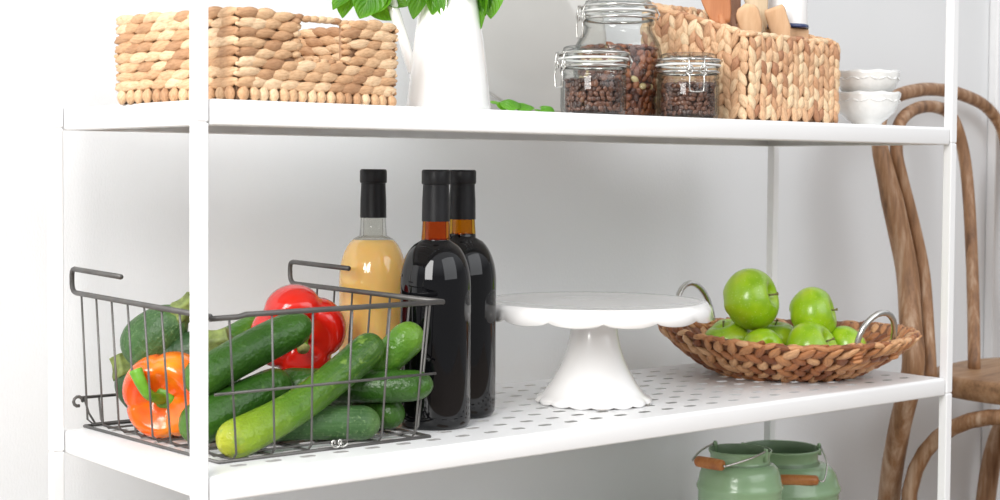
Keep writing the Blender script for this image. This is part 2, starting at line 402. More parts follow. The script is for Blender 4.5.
m_ = MB(); m_.tube([L3(lerp3('FL', zm)), L3(lerp3('FR', zm))], .0014, 6); m_.build('middle_wire', WIRE, bas)
m_ = MB(); m_.tube([L3(V(BKB, k, zb)) for k in ('FL', 'FR', 'BR', 'BL')], .0018, 6, closed=True); m_.build('base_ring', WIRE, bas)
m_ = MB(); a, c = lerp3('BL', zk), lerp3('BR', zk)
lp = [a+Vector((-.006+.005*math.cos(t), -.004, -.003+.005*math.sin(t))) for t in [PI*k/5 for k in range(9)]]
m_.tube([L3(q) for q in lp[::-1]+[a, c]], .0018, 6)
m_.tube([L3(q) for q in (a+Vector((.002, -.001, 0)), a.lerp(V(BKB, 'BL', zb), .55)+Vector((.006, 0, 0)), V(BKB, 'BL', zb)+Vector((.013, 0, 0)))], .0012, 6)
m_.build('back_rail', WIRE, bas)
for k, hk in (('L', .129), ('R', .128)):
    f, b_ = V(BKT, 'F'+k, zt), V(BKT, 'B'+k, zt); d = (f-b_).normalized(); upv = Vector((0, 0, 1))
    pts = [f+d*.001, b_+d*.012]+[b_+d*(.0095-.0095*math.sin(t))+upv*(.0095-.0095*math.cos(t)) for t in (PI/6, PI/3, PI/2)]
    h = .025
    pts += [b_+d*(.0065-.0065*math.cos(t))+upv*(h-.0065+.0065*math.sin(t)) for t in (0, PI/6, PI/3, PI/2)]+[b_+d*hk+upv*(h-.001)]
    m_ = MB(); m_.tube([L3(q) for q in pts], .0028, 8); m_.build('hooked_side_rail', WIRE, bas)
m_ = MB(); c = V(BKB, 'FL', zb+.003).lerp(V(BKB, 'FR', zb+.003), .545)+Vector((0, -.004, 0))
m_.tube([L3(c+Vector((-.011+.0035*math.cos(t)+.0012*t, 0, .0035*math.sin(t)+.002))) for t in [k*.5 for k in range(26)]], .0011, 6)
m_.build('wire_clip', STEEL, bas)

# ------------------------------------------------------------------ vegetables in the wire basket
def gourd(pts, R, taper=(1, 1), endp=3.2, wob=.03, ribs=0):
    """a long fruit: its centre line runs through pts, R its greatest radius"""
    P = spline(pts, 10); L = sum((P[i+1]-P[i]).length for i in range(len(P)-1))
    c0 = Vector(P[0]); mb_ = MB(); n = 28; K = 34; al = 0; seg = []
    cum = [0]
    for i in range(len(P)-1): cum.append(cum[-1]+(P[i+1]-P[i]).length)
    def at(s):
        s *= cum[-1]
        for i in range(len(P)-1):
            if cum[i+1] >= s or i == len(P)-2: return P[i].lerp(P[i+1], max(0, min(1, (s-cum[i])/(cum[i+1]-cum[i]))))
    ctr = at(.5); ph = random.random()*6
    rings = []; att = []; nrm = Vector((0, 0, 1)); par = L/R
    for k in range(K+1):
        u = .5-.5*math.cos(PI*k/K); s = u
        e = min(1, u*par/1.25); e2 = min(1, (1-u)*par/1.25)
        prof = (1-(1-e)**2.3)**.5*(1-(1-e2)**2.3)**.5
        r = R*prof*(taper[0]+(taper[1]-taper[0])*u)
        c = at(s); t = (at(min(1, s+.02))-at(max(0, s-.02))).normalized()
        nn = (nrm-t*nrm.dot(t)).normalized(); bb = t.cross(nn); nrm = nn
        rg = []
        for j in range(n):
            a = 2*PI*j/n; rr = r*(1+wob*math.sin(3*a+ph)*.5+wob*math.sin(7*u+a*2+ph)+ribs*math.cos(6*a))
            rg.append(c-ctr+nn*math.cos(a)*rr+bb*math.sin(a)*rr); att.append((a/(2*PI), u, 0))
        rings.append(rg)
    mb_.rings(rings); mb_.a['skin'] = att
    mb_.a['skin3'] = [(math.cos(x*2*PI), u*L*14, math.sin(x*2*PI)) for x, u, _ in att]
    return mb_, ctr, at(1), (at(1)-at(.93)).normalized()
def cucumber(pts, R, mat, label, **k):
    mb_, c, _, _ = gourd(pts, R, **k)
    o = mb_.build('cucumber', mat, None, loc=c); return tag(o, label, 'cucumber', 'cucumbers in the wire basket')
def zucchini(pts, R, mat, label, stem_r, stem_l, **k):
    mb_, c, e, d = gourd(pts, R, **k)
    t = thing('zucchini', label, 'zucchini', c, group='zucchini in the wire basket')
    mb_.build('body', mat, t)
    s = MB(); q = 20; rs = []; e = e-c; a = Vector((0, 0, 1)); nn = (a-d*a.dot(d)).normalized(); bb = d.cross(nn)
    for i, (u, r) in enumerate(((-.45, 1.25), (-.15, 1.18), (.15, .95), (.5, .82), (.85, .86), (.97, .9), (1.0, .75), (1.0, .3))):
        rs.append([e+d*u*stem_l+(nn*math.cos(2*PI*j/q+u*.5)+bb*math.sin(2*PI*j/q+u*.5))*stem_r*r*(1+.13*math.cos(5*2*PI*j/q)) for j in range(q)])
    s.rings(rs); s.build('stem', ZSTEM, t)
    return t
cucumber([(.062, .0715, .0345), (.100, .073, .0440), (.1535, .075, .0640), (.205, .075, .094), (.247, .073, .1235)], .0185, CUKE_L, 'long cucumber in front, yellow-green tip, slanting up to the right', taper=(1.02, .9))
cucumber([(.052, .126, .040), (.10, .126, .058), (.140, .130, .070), (.178, .135, .078)], .0215, CUKE_D, 'thick dark cucumber in the middle whose left end shows beside the post', taper=(1.0, .92))
cucumber([(.062, .135, .083), (.1295, .134, .112), (.165, .133, .126), (.200, .131, .139)], .0205, CUKE_D, 'dark cucumber lying highest, in front of the red pepper', taper=(1, .9))
cucumber([(.226, .140, .055), (.258, .100, .088), (.2925, .066, .133)], .0182, CUKE_M, 'bright green cucumber with its blunt end sticking up at the right corner', taper=(.95, 1.0))
cucumber([(.178, .165, .071), (.228, .105, .0735), (.268, .062, .0745), (.2945, .046, .0765)], .0180, CUKE_D, 'cucumber lying level whose tip points at the right front corner', taper=(1.05, .85))
cucumber([(.130, .115, .042), (.19, .085, .041), (.240, .062, .0395)], .0170, ZUKE, 'short speckled cucumber lowest at the front, over the wire clip', taper=(1, 1))
cucumber([(.245, .215, .043), (.265, .15, .043), (.273, .074, .043)], .0170, CUKE_D, 'dark cucumber at the bottom pointing its round end at the viewer by the right corner', taper=(1, 1))
cucumber([(.140, .262, .094), (.19, .262, .110), (.235, .262, .128)], .017, CUKE_M, 'cucumber behind the red pepper, only a piece of it showing', taper=(1, 1))
cucumber([(.215, .265, .045), (.160, .262, .046), (.11, .272, .046)], .0195, CUKE_D, 'dark cucumber lying on the basket floor at the back')
cucumber([(.225, .190, .043), (.165, .183, .043), (.13, .190, .042)], .0170, CUKE_D, 'dark cucumber lying under the red pepper')
zucchini([(.068, .268, .094), (.085, .248, .119), (.103, .222, .148)], .0325, ZUKE, 'big mottled zucchini on top at the left with a pale cut stem', .0105, .020, taper=(1.05, .72), wob=.015)
zucchini([(.098, .262, .040), (.078, .280, .062), (.071, .290, .083)], .0200, ZUKE_D, 'dark zucchini standing at the back left behind the orange pepper, stem up', .0105, .016, taper=(1.1, .8), wob=.015)
zucchini([(.080, .250, .090), (.105, .225, .103), (.128, .204, .1145)], .0205, ZUKE_D, 'blackish zucchini half behind the post with its pale stem facing forward', .0125, .020, taper=(1.0, .95), wob=.015)

def pepper(name, label, loc, rot, R, H, mat, seed, lob=4, stempts=None, stemr=None, gd=.12):
    random.seed(seed); t = thing(name, label, 'pepper', loc, rot)
    mb_ = MB(); n = 64; K = 40; rs = []; amp = [random.uniform(.85, 1.15) for _ in range(lob)]; ph = random.random()*3
    for k in range(1, K):
        f = PI*k/K; ring = []
        for j in range(n):
            a = 2*PI*j/n; x = (a*lob/(2*PI)+ph) % lob; am = amp[int(x) % lob]; fr = x % 1
            groove = abs(math.sin(PI*fr))**.55
            rr = R*math.sin(f)**.62*(1-gd+gd*groove*am)*(1.0+.07*math.cos(f))
            zz = H*.5*math.cos(f)*(1-gd+gd*groove*am)
            zz -= .26*H*math.exp(-(f/.42)**2)*1.0; zz += .22*H*math.exp(-((PI-f)/.40)**2)
            ring.append((rr*math.cos(a), rr*math.sin(a), zz))
        rs.append(ring)
    mb_.rings(rs); mb_.build('body', mat, t)
    z0 = rs[0][0][2]
    s = MB(); sp = spline([(0, 0, z0-.002)]+[tuple(Vector(q)+Vector((0, 0, z0))) for q in stempts], 6)
    K2 = len(sp)-1; s.tube(sp, [stemr*(1.9 if i == 0 else 1.0+.7*math.exp(-i/1.8)+(.35*(i/K2)**3)) for i in range(K2+1)], 12)
    q = []
    s.lathe([(.001, z0+.0028), (stemr*1.4, z0+.0022), (stemr*1.9, z0+.0012), (stemr*2.1, z0-.0004), (stemr*1.9, z0-.004)], 30, lambda r, z, a, i: (r*(1+.07*math.cos(6*a)), z))
    s.build('stem', PSTEM, t)
    e = MB(); d = (sp[-1]-sp[-2]).normalized(); e.tube([sp[-1]-d*.001, sp[-1]+d*.0012], stemr*1.25, 12); e.build('cut_end', PSTEM2 if name == 'red_pepper' else PSTEM, t)
    random.seed(seed+50); return t
basis = frame(R_, U_, T_)
pepper('orange_pepper', 'orange bell pepper with a curved green stem, left of the front post', (.0785, .203, .0665), basis @ Euler((.16, -.10, .0)).to_matrix(), .0455, .080, ORANGE, 3, 4, [(-.002, .002, .008), (-.008, .010, .021), (-.014, .023, .024), (-.019, .034, .022)], .0052)
pepper('red_pepper', 'red bell pepper lying on top among the cucumbers', (.2385, .216, .1195), basis @ Euler((.42, .12, .25)).to_matrix(), .0520, .076, RED, 11, 4, [(.001, -.002, .008), (.002, -.004, .018)], .0052, gd=.20)

# ------------------------------------------------------------------ wine bottles
def bottle(loc, label, glass, neckmat, H=.2740, R=.0385, level=.196):
    t = thing('wine_bottle', label, 'bottle', loc)
    s = H/.276
    k = level
    out = [(.0, .006), (.022, .0035), (.030, .0008), (R-.003, .0012), (R-.0006, .006), (R, .014), (R, .150*s)]
    for i in range(1, 13):
        a = i/12; zz = .150*s+(.200-.150)*s*a
        out.append((.0155+(R-.0155)*(1-(a)**2.1)**.62 if a < 1 else .0155, zz))
    out = [(r, z) for r, z in out]
    cut = [q for q in out if q[1] <= k]+[]
    # interpolate the level ring
    hi = [q for q in out if q[1] > k]
    lo = cut[-1]; nx = hi[0] if hi else (.0148, .21); f = (k-lo[1])/max(nx[1]-lo[1], 1e-6); rl = lo[0]+(nx[0]-lo[0])*f
    m_ = MB(); m_.lathe(cut+[(rl, k), (rl*.55, k), (.0001, k)], 56); m_.build('body', glass, t, autosm=60)
    zc = .221*s
    m_ = MB(); m_.lathe([(rl, k+.0001)]+hi+[(.0146, .212*s), (.0142, zc), (.0142, zc+.01), (.011, zc+.01), (.0115, .2*s), (max(rl-.003, .010), k+.0008)], 48); m_.build('neck', neckmat, t, autosm=60)
    m_ = MB(); m_.lathe([(.0142, zc-.0005), (.0150, zc-.0005), (.0147, zc+.02), (.0139, .2585*s), (.0139, .260*s), (.0150, .2605*s), (.0154, .262*s), (.0154, .2735*s), (.0148, .2752*s), (.0135, .276*s), (.006, .2758*s), (.0001, .2758*s)], 48)
    m_.build('capsule', CAPSULE, t, autosm=40)
    return t
bottle((.3530, .2390, ZS), 'wine bottle of golden white wine with a black capsule', GOLD, NECKG, level=.194)
bottle((.3420, .1062, ZS), 'dark red wine bottle nearest the basket, its neck amber under the capsule', DARKG, AMBER, level=.1995)
bottle((.4100, .1476, ZS), 'dark wine bottle standing furthest right, behind the other dark one', DARKG, AMBER2, level=.203)

# ------------------------------------------------------------------ cake stand
cs = thing('cake_stand', 'white ceramic pedestal cake stand with a scalloped rim', 'cake stand', (.5930, .1270, ZS))
def scal(a, n): return abs(math.sin(n*a/2))
RP = .1375; HP = .1215
m_ = MB()
def rf(r, z, a, i):
    s = scal(a, 14)
    if i in (6, 7, 8, 9): return r*(1+.008*s), z-.0050*s**.6*(1 if i in (7, 8) else .55)
    return r, z
m_.lathe([(.0001, HP-.0015), (.03, HP-.0015), (.07, HP-.0015), (.10, HP-.0014), (.124, HP-.0010), (.1325, HP-.0007), (RP-.0005, HP-.005), (RP+.0025, HP-.0150), (RP+.0005, HP-.0160), (RP-.0035, HP-.012), (RP-.008, HP-.0065), (.10, HP-.0062), (.034, HP-.0075), (.0001, HP-.0075)], 168, rf)
m_.build('plate', CERAMIC, cs)
m_ = MB()
def rf2(r, z, a, i):
    s = scal(a, 16)
    return (r*(1+.028*s), z+.0022*(1-s)*(1 if i < 2 else 0)) if i < 4 else (r, z)
m_.lathe([(.058, .001), (.0665, .0004), (.0680, .0040), (.0655, .0075), (.0610, .0105), (.0560, .0165), (.0500, .0250), (.0430, .0370), (.0365, .0510), (.0315, .0660), (.0285, .0800), (.0270, .0940), (.0265, .1070), (.0290, HP-.0078)], 160, rf2)
m_.build('pedestal', CERAMIC, cs)

# ------------------------------------------------------------------ woven work
def weave_wall(mb_, P, e, L, nrm, z0, z1a, z1b, style, hole=None, rows=None, pitch=.0165, side=1):
    """a woven panel from P along e; its top runs from z1a to z1b; nrm points outward"""
    P = Vector(P); e = Vector(e); nrm = Vector(nrm); up_ = Vector((0, 0, 1)); H = z1a-z0
    if style == 'h':
        nr = rows or 8; rh = (H-.012)/nr
        n = max(2, round(L/.0205))
        for r in range(nr):
            z = z0+.012+rh*(r+.5); f0 = (r % 2)*.5
            for k in range(n+(1 if f0 == 0 else 0)):
                s_ = (k+f0)*L/n+random.uniform(-.0015, .0015)
                s_ = min(max(s_, .0115), L-.0115)
                if hole and hole[0]-.006 < s_ < hole[1]+.006 and z > hole[2]-.002: continue
                d = e*math.cos(.13)+up_*math.sin(.13)*(1 if side > 0 else -1)
                mb_.lobe(P+e*s_+up_*z+nrm*.0018, d, nrm, L/n*1.50*random.uniform(.88, 1.1), rh*1.28*random.uniform(.9, 1.12), .0062)
        n2 = round(L/.0125)
        for k in range(n2):
            mb_.lobe(P+e*((k+.5)*L/n2)+up_*(z0+.0062)+nrm*.0022, up_+e*random.uniform(-.15, .3), nrm, .0148, .0132, .0085)
    else:
        n = round(L/.0108)
        for k in range(n):
            s_ = (k+.5)*L/n; top = z1a+(z1b-z1a)*s_/L; ll = .0185; nr = max(2, round((top-z0-.01)/(ll*.74))); step = (top-z0-.012)/nr
            for r in range(nr):
                z = z0+.003+step*(r+.5)+(.20*step if k % 2 else 0)
                tilt = (.46 if k % 2 else -.46)+random.uniform(-.22, .22)
                mb_.lobe(P+e*(s_+random.uniform(-.0012, .0012))+up_*(z+random.uniform(-.0015, .0015))+nrm*.0020, up_+e*tilt, nrm, step*1.65*random.uniform(.8, 1.22), L/n*1.22*random.uniform(.72, 1.22), .0074*random.uniform(.8, 1.25))
def rope(mb_, pts, r=.0042, pitch=.010, tw=.5, W_=.0085):
    pts = [Vector(q) for q in pts]
    for a, c in zip(pts[:-1], pts[1:]):
        L = (c-a).length; n = max(1, round(L/pitch)); d = (c-a)/L
        sd = d.cross(Vector((0, 0, 1))).normalized()
        for k in range(n):
            mb_.lobe(a+d*L*(k+.5)/n, d+Vector((0, 0, tw*random.uniform(.5, 1.2)))+sd*random.uniform(-.2, .2), sd, pitch*1.7, W_, r*2.2)
def woven_box(label, P0, ang, LX, LY, H, style, mat, Hback=None, holes=False, name='woven_basket'):
    th = math.radians(ang); t = thing(name, label, 'basket', P0, (0, 0, th), 'woven storage baskets on the upper shelf')
    Hb = Hback or H; th_ = .006
    hole = (.074, .138, .041, H-.006) if holes else None
    core = MB()
    def slab(x0, x1, y0, y1, za, zb_): core.box(x0, x1, y0, y1, za, zb_)
    i_ = .0012
    if holes:
        hx0, hx1, hz0 = hole[0]+.003, hole[1]-.003, hole[2]+.001
        for y in (i_, LY-th_+i_):
            slab(i_, hx0, y, y+th_-2*i_, .001, H-.004); slab(hx1, LX-i_, y, y+th_-2*i_, .001, H-.004); slab(hx0, hx1, y, y+th_-2*i_, .001, hz0)
        for x in (i_, LX-th_+i_): slab(x, x+th_-2*i_, i_, LY-i_, .001, H-.004)
    else:
        o = len(core.v)
        for (x0, x1, y0, y1) in ((i_, LX-i_, i_, th_-i_), (i_, LX-i_, LY-th_+i_, LY-i_), (i_, th_-i_, i_, LY-i_), (LX-th_+i_, LX-i_, i_, LY-i_)):
            zf = lambda y: H+(Hb-H)*y/LY-.004
            core.add([(x0, y0, .001), (x1, y0, .001), (x0, y1, .001), (x1, y1, .001), (x0, y0, zf(y0)), (x1, y0, zf(y0)), (x0, y1, zf(y1)), (x1, y1, zf(y1))], [(0, 2, 3, 1), (4, 5, 7, 6), (0, 1, 5, 4), (2, 6, 7, 3), (0, 4, 6, 2), (1, 3, 7, 5)])
    core.box(i_, LX-i_, i_, LY-i_, .001, .004)
    core.build('inner_frame', CORE, t, smooth=False)
    wv = MB()
    weave_wall(wv, (0, 0, 0), (1, 0, 0), LX, (0, -1, 0), 0, H, H, style, hole)
    weave_wall(wv, (LX, 0, 0), (0, 1, 0), LY, (1, 0, 0), 0, H, Hb, style)
    weave_wall(wv, (LX, LY, 0), (-1, 0, 0), LX, (0, 1, 0), 0, Hb, Hb, style, hole)
    weave_wall(wv, (0, LY, 0), (0, -1, 0), LY, (-1, 0, 0), 0, Hb, H, style)
    wv.build('woven_wall', mat, t)
    iv = MB()
    weave_wall(iv, (0, LY-th_, 0), (1, 0, 0), LX, (0, -1, 0), 0, Hb, Hb, style, hole, side=-1)
    weave_wall(iv, (LX-th_, LY, 0), (0, -1, 0), LY, (-1, 0, 0), 0, Hb, H, style, side=-1)
    iv.build('inner_weave', mat, t)
    rm = MB(); yo = th_/2; c_ = .004
    pts = [(c_, yo, H-.0035), (LX-c_, yo, H-.0035), (LX-yo, c_, H-.0035), (LX-yo, LY-c_, Hb-.0035), (LX-c_, LY-yo, Hb-.0035), (c_, LY-yo, Hb-.0035), (yo, LY-c_, Hb-.0035), (yo, c_, H-.0035), (c_, yo, H-.0035)]
    rope(rm, pts, .0030 if holes else .0036, tw=.22 if holes else .10, W_=.0068 if holes else .0095, pitch=.010 if holes else .014); rm.build('rim', mat, t)
    if holes:
        for y, sg in ((yo, -1), (LY-yo, 1)):
            wr = MB()
            for x in (hole[0]-.002, hole[1]+.002):
                for k in range(6): wr.lobe((x, y+sg*.003, hole[2]+.004+k*.0062), (1, 0, .12), (0, sg, 0), .014, .0075, .0085)
            for k in range(6): wr.lobe((hole[0]+.004+k*.0105, y+sg*.001, hole[2]-.001), (1, 0, .35), (0, sg, 0), .015, .007, .0085)
            wr.build('handle_edge', mat, t)
    return t
woven_box('low seagrass basket with a cut-out handle at the left of the upper shelf', (.0475, .0125, ZU), 12.3, .2075, .166, .0835, 'h', SEAGRASS, holes=True)
woven_box('taller chevron-braided basket holding wooden utensils, right of the jars', (.7500, .0320, ZU), 4.0, .184, .165, .1065, 'v', SEAGRASS2, Hback=.152)

# ------------------------------------------------------------------ jug with basil
JX, JY = .3535, .100
jug = thing('jug', 'white ceramic jug holding a bunch of basil', 'jug', (JX, JY, ZU), (0, 0, math.radians(-39)))
m_ = MB()
def jr(r, z, a, i):
    k = max(0, (z-.145)/.03)
    d = math.exp(-((a % (2*PI))/.42)**2)+math.exp(-((2*PI-a % (2*PI))/.42)**2)
    return r+(.016*d*k if z > .145 else 0), z+(.012*d*k if z > .145 else 0)
outp = [(.0001, .002), (.040, .0012), (.0435, .002), (.0450, .006), (.0425, .030), (.0392, .060), (.0352, .090), (.0315, .115), (.0290, .135), (.0295, .150), (.0325, .165), (.0355, .176)]
m_.lathe(outp+[(.0340, .1765), (.0310, .165), (.0275, .150), (.0268, .135), (.0295, .112), (.036, .06), (.041, .015), (.0001, .010)], 56, jr)
m_.build('body', CERAMIC, jug)
m_ = MB(); hp = spline([(-.0330, 0, .158), (-.050, 0, .168), (-.066, 0, .160), (-.068, 0, .142), (-.060, 0, .113), (-.049, 0, .078), (-.0385, 0, .046), (-.0375, 0, .043)], 6)
m_.tube(hp, .0060, 12, rb=.0080, ref=None); m_.build('handle', CERAMIC, jug)

def leaf(mb_, base, d, nrm, L, Wd, curl=.3, cup=.25, wav=.0):
    d = Vector(d).normalized(); nrm = Vector(nrm); nrm = (nrm-d*nrm.dot(d)).normalized(); sd = d.cross(nrm); base = Vector(base)
    nu, nv = 6, 10; o = len(mb_.v); A = mb_.a.setdefault('leafuv', [])
    while len(A) < o: A.append((0, 0, 0))
    ph = random.random()*6
    for j in range(nv+1):
        v = j/nv; hw = Wd/2*(math.sin(PI*min(1, v*.93+.06))**.75)*(1-.35*v) if j < nv else 0.0006
        ang = curl*v; pc = base+d*L*(math.sin(ang)/ang if abs(ang) > 1e-3 else 1)*v-nrm*L*(1-math.cos(ang))*v
        for i in range(-nu//2, nu//2+1):
            u = i/(nu/2)
            h = cup*hw*(1-abs(u))*-1+cup*hw*(u*u)+.05*hw*math.sin(u*3+v*9+ph)+wav*hw*math.sin(v*14+ph)*abs(u)
            mb_.v.append(tuple(pc+sd*u*hw*1.25+nrm*h)); A.append((u, v, 0))
    w_ = nu+1
    for j in range(nv):
        for i in range(nu): q = o+j*w_+i; mb_.f.append((q, q+1, q+w_+1, q+w_))
JL = Vector((JX, JY, ZU))
def wl(x, y): pass
bas_t = thing('basil_bunch', 'bunch of fresh green basil standing in the white jug', 'basil', JL+Vector((0, 0, .02)))
BO = JL+Vector((0, 0, .02))
def at(R1, U1, F1=0): return R_*R1+U_*U1-T_*F1*1.0          # right, up, away, from the jug's mouth
mouth = Vector((0, 0, .150))
st = MB(); random.seed(21)
tips = []
for k, (a, b_, c, L) in enumerate([(-.075, .03, -.01, 1), (-.035, .05, .02, 1), (.0, .085, 0, 1), (.03, .06, -.02, 1), (.02, .05, .03, 1), (-.03, .09, -.02, 1), (-.05, .035, -.03, 1), (.035, .03, .0, 1)]):
    tip = mouth+at(a, b_, c); st.tube(spline([Vector((random.uniform(-.01, .01), random.uniform(-.01, .01), -.005)), mouth*.8+Vector((random.uniform(-.008, .008), random.uniform(-.008, .008), 0)), mouth+at(a*.45, b_*.7+.01, c*.5), tip], 6), .0012, 6); tips.append(tip)
st.build('stems', PSTEM, bas_t)
lf = MB(); dk = MB()
def L_(mbx, px, py, F, ex, ey, Wd, nr=(0, .3, 1), curl=.3, cup=.25, wav=0):
    """leaf from (px,py) to (ex,ey), centimetres right of and above the jug's foot, F cm behind it"""
    a = Vector((0, 0, -.02))+R_*px*.01+U_*py*.01-T_*F*.01; c = Vector((0, 0, -.017))+R_*ex*.01+U_*ey*.01-T_*F*.01
    d = c-a; n_ = R_*nr[0]+U_*nr[1]+T_*nr[2]; leaf(mbx, a, d, n_, d.length, Wd*.01, curl, cup, wav)
# leaves that hang left of the jug over the low basket
L_(lf, -9.6, 14.5, -1.0, -11.6, 9.6, 3.2, (-.5, .2, 1), .5, .45)
L_(lf, -9.0, 14.3, -1.4, -12.6, 10.6, 3.0, (-.3, .6, 1), .5, .4)
L_(lf, -7.5, 14.0, -2.0, -9.3, 9.4, 3.6, (.2, .1, 1), .2, .3, .05)
L_(lf, -6.0, 13.5, -1.5, -9.6, 9.9, 3.4, (.2, .5, 1), .4, .3)
L_(dk, -8.4, 12.4, -.6, -5.2, 9.6, 3.6, (.1, .3, 1), .5, .35)
L_(dk, -7.0, 12.5, -.5, -4.3, 11.0, 2.6, (0, .7, 1), .3, .3)
L_(lf, -7.8, 16.0, -1.6, -7.3, 11.0, 3.4, (0, .3, 1), .3, .3)
# leaves over the jug's mouth
L_(lf, -2.2, 14.2, -3.4, -4.9, 11.6, 2.2, (-.2, .8, 1), .3, .3)
L_(dk, -2.4, 14.0, -3.2, -3.6, 9.2, 2.4, (-.2, .2, 1), .1, .5)
L_(lf, -1.2, 13.6, -3.6, -1.6, 9.6, 2.3, (.4, .2, 1), .2, .5)
L_(dk, -.6, 14.0, -3.6, -.3, 9.9, 1.8, (-.5, .2, 1), .2, .5)
L_(lf, -1.4, 13.9, -3.8, -.5, 9.3, 1.4, (.1, .2, 1), .3, .4)
L_(lf, 1.9, 14.4, -3.8, 2.1, 11.1, 2.6, (.1, .6, 1), .5, .35)
L_(lf, 3.6, 14.5, -1.5, 3.45, 8.4, 2.3, (-.7, .1, 1), .1, .5)
L_(lf, 4.4, 15.0, -1.2, 4.5, 9.5, 3.0, (.3, .2, 1), .15, .3)
L_(dk, 3.3, 14.5, -1.0, 3.9, 9.8, 2.2, (.2, .2, 1), .2, .4)
# the crown of the bunch above
for k in range(46):
    tp = random.choice(tips); aa = random.uniform(0, 2*PI); el = random.uniform(-.3, .9)
    d = Vector((math.cos(aa)*math.cos(el), math.sin(aa)*math.cos(el), math.sin(el)))
    b0 = tp+Vector((random.uniform(-.012, .012), random.uniform(-.012, .012), random.uniform(-.02, .02)))
    if b0.z < .135: b0.z = .135+random.uniform(0, .02)
    leaf(lf if k % 3 else dk, b0, d, (0, 0, 1), random.uniform(.028, .045), random.uniform(.018, .03), .5, .3)
lf.build('leaves', LEAF, bas_t); dk.build('dark_leaves', LEAFD, bas_t)
# loose leaves
def loose(loc, specs, label):
    t = MB()
    for (bx, by, bz, dx, dy, dz, L, Wd, cu, cp, nn) in specs: leaf(t, (bx, by, bz), (dx, dy, dz), nn, L, Wd, cu, cp)
    o = t.build('basil_leaf', LEAF, None, loc=loc); return tag(o, label, 'basil leaf', 'loose basil leaves on the upper shelf')
loose((.3600, .022, ZU+.003), [(0, 0, .0045, 1, -.5, .15, .026, .020, .7, -.35, (.1, -.6, .8)), (.014, -.004, .0025, 1, -.3, .05, .026, .018, .5, -.3, (0, -.5, .8)), (-.004, .002, .003, .8, .4, .12, .022, .018, .4, -.3, (0, -.6, .8))], 'sprig of loose basil leaves lying beside the foot of the jug')
loose((.4265, .026, ZU+.0025), [(-.008, 0, .001, 1, -.3, .10, .021, .018, .8, -.5, (.1, -.7, .8)), (-.017, -.001, 0, 1, .2, .03, .012, .006, .2, -.2, (0, -.4, .8))], 'small single basil leaf on the shelf by the left coffee jar')

# ------------------------------------------------------------------ big platter leaning on the wall
pt_ = thing('platter', 'large round grey-white glazed platter leaning on the wall behind the jug', 'platter', (.655, .306, ZU+.005), (math.radians(90-19), 0, 0))
m_ = MB(); c = .146
m_.lathe([(.0001, .004), (.085, .004), (.100, .0045), (.110, .0065), (.120, .0095), (.140, .0150), (.1455, .0165), (.1465, .0145), (.141, .0115), (.118, .0055), (.100, .000), (.0001, 0)], 96, c=(0, c, 0))
pl_ = m_.build('dish', PLATTER, pt_)

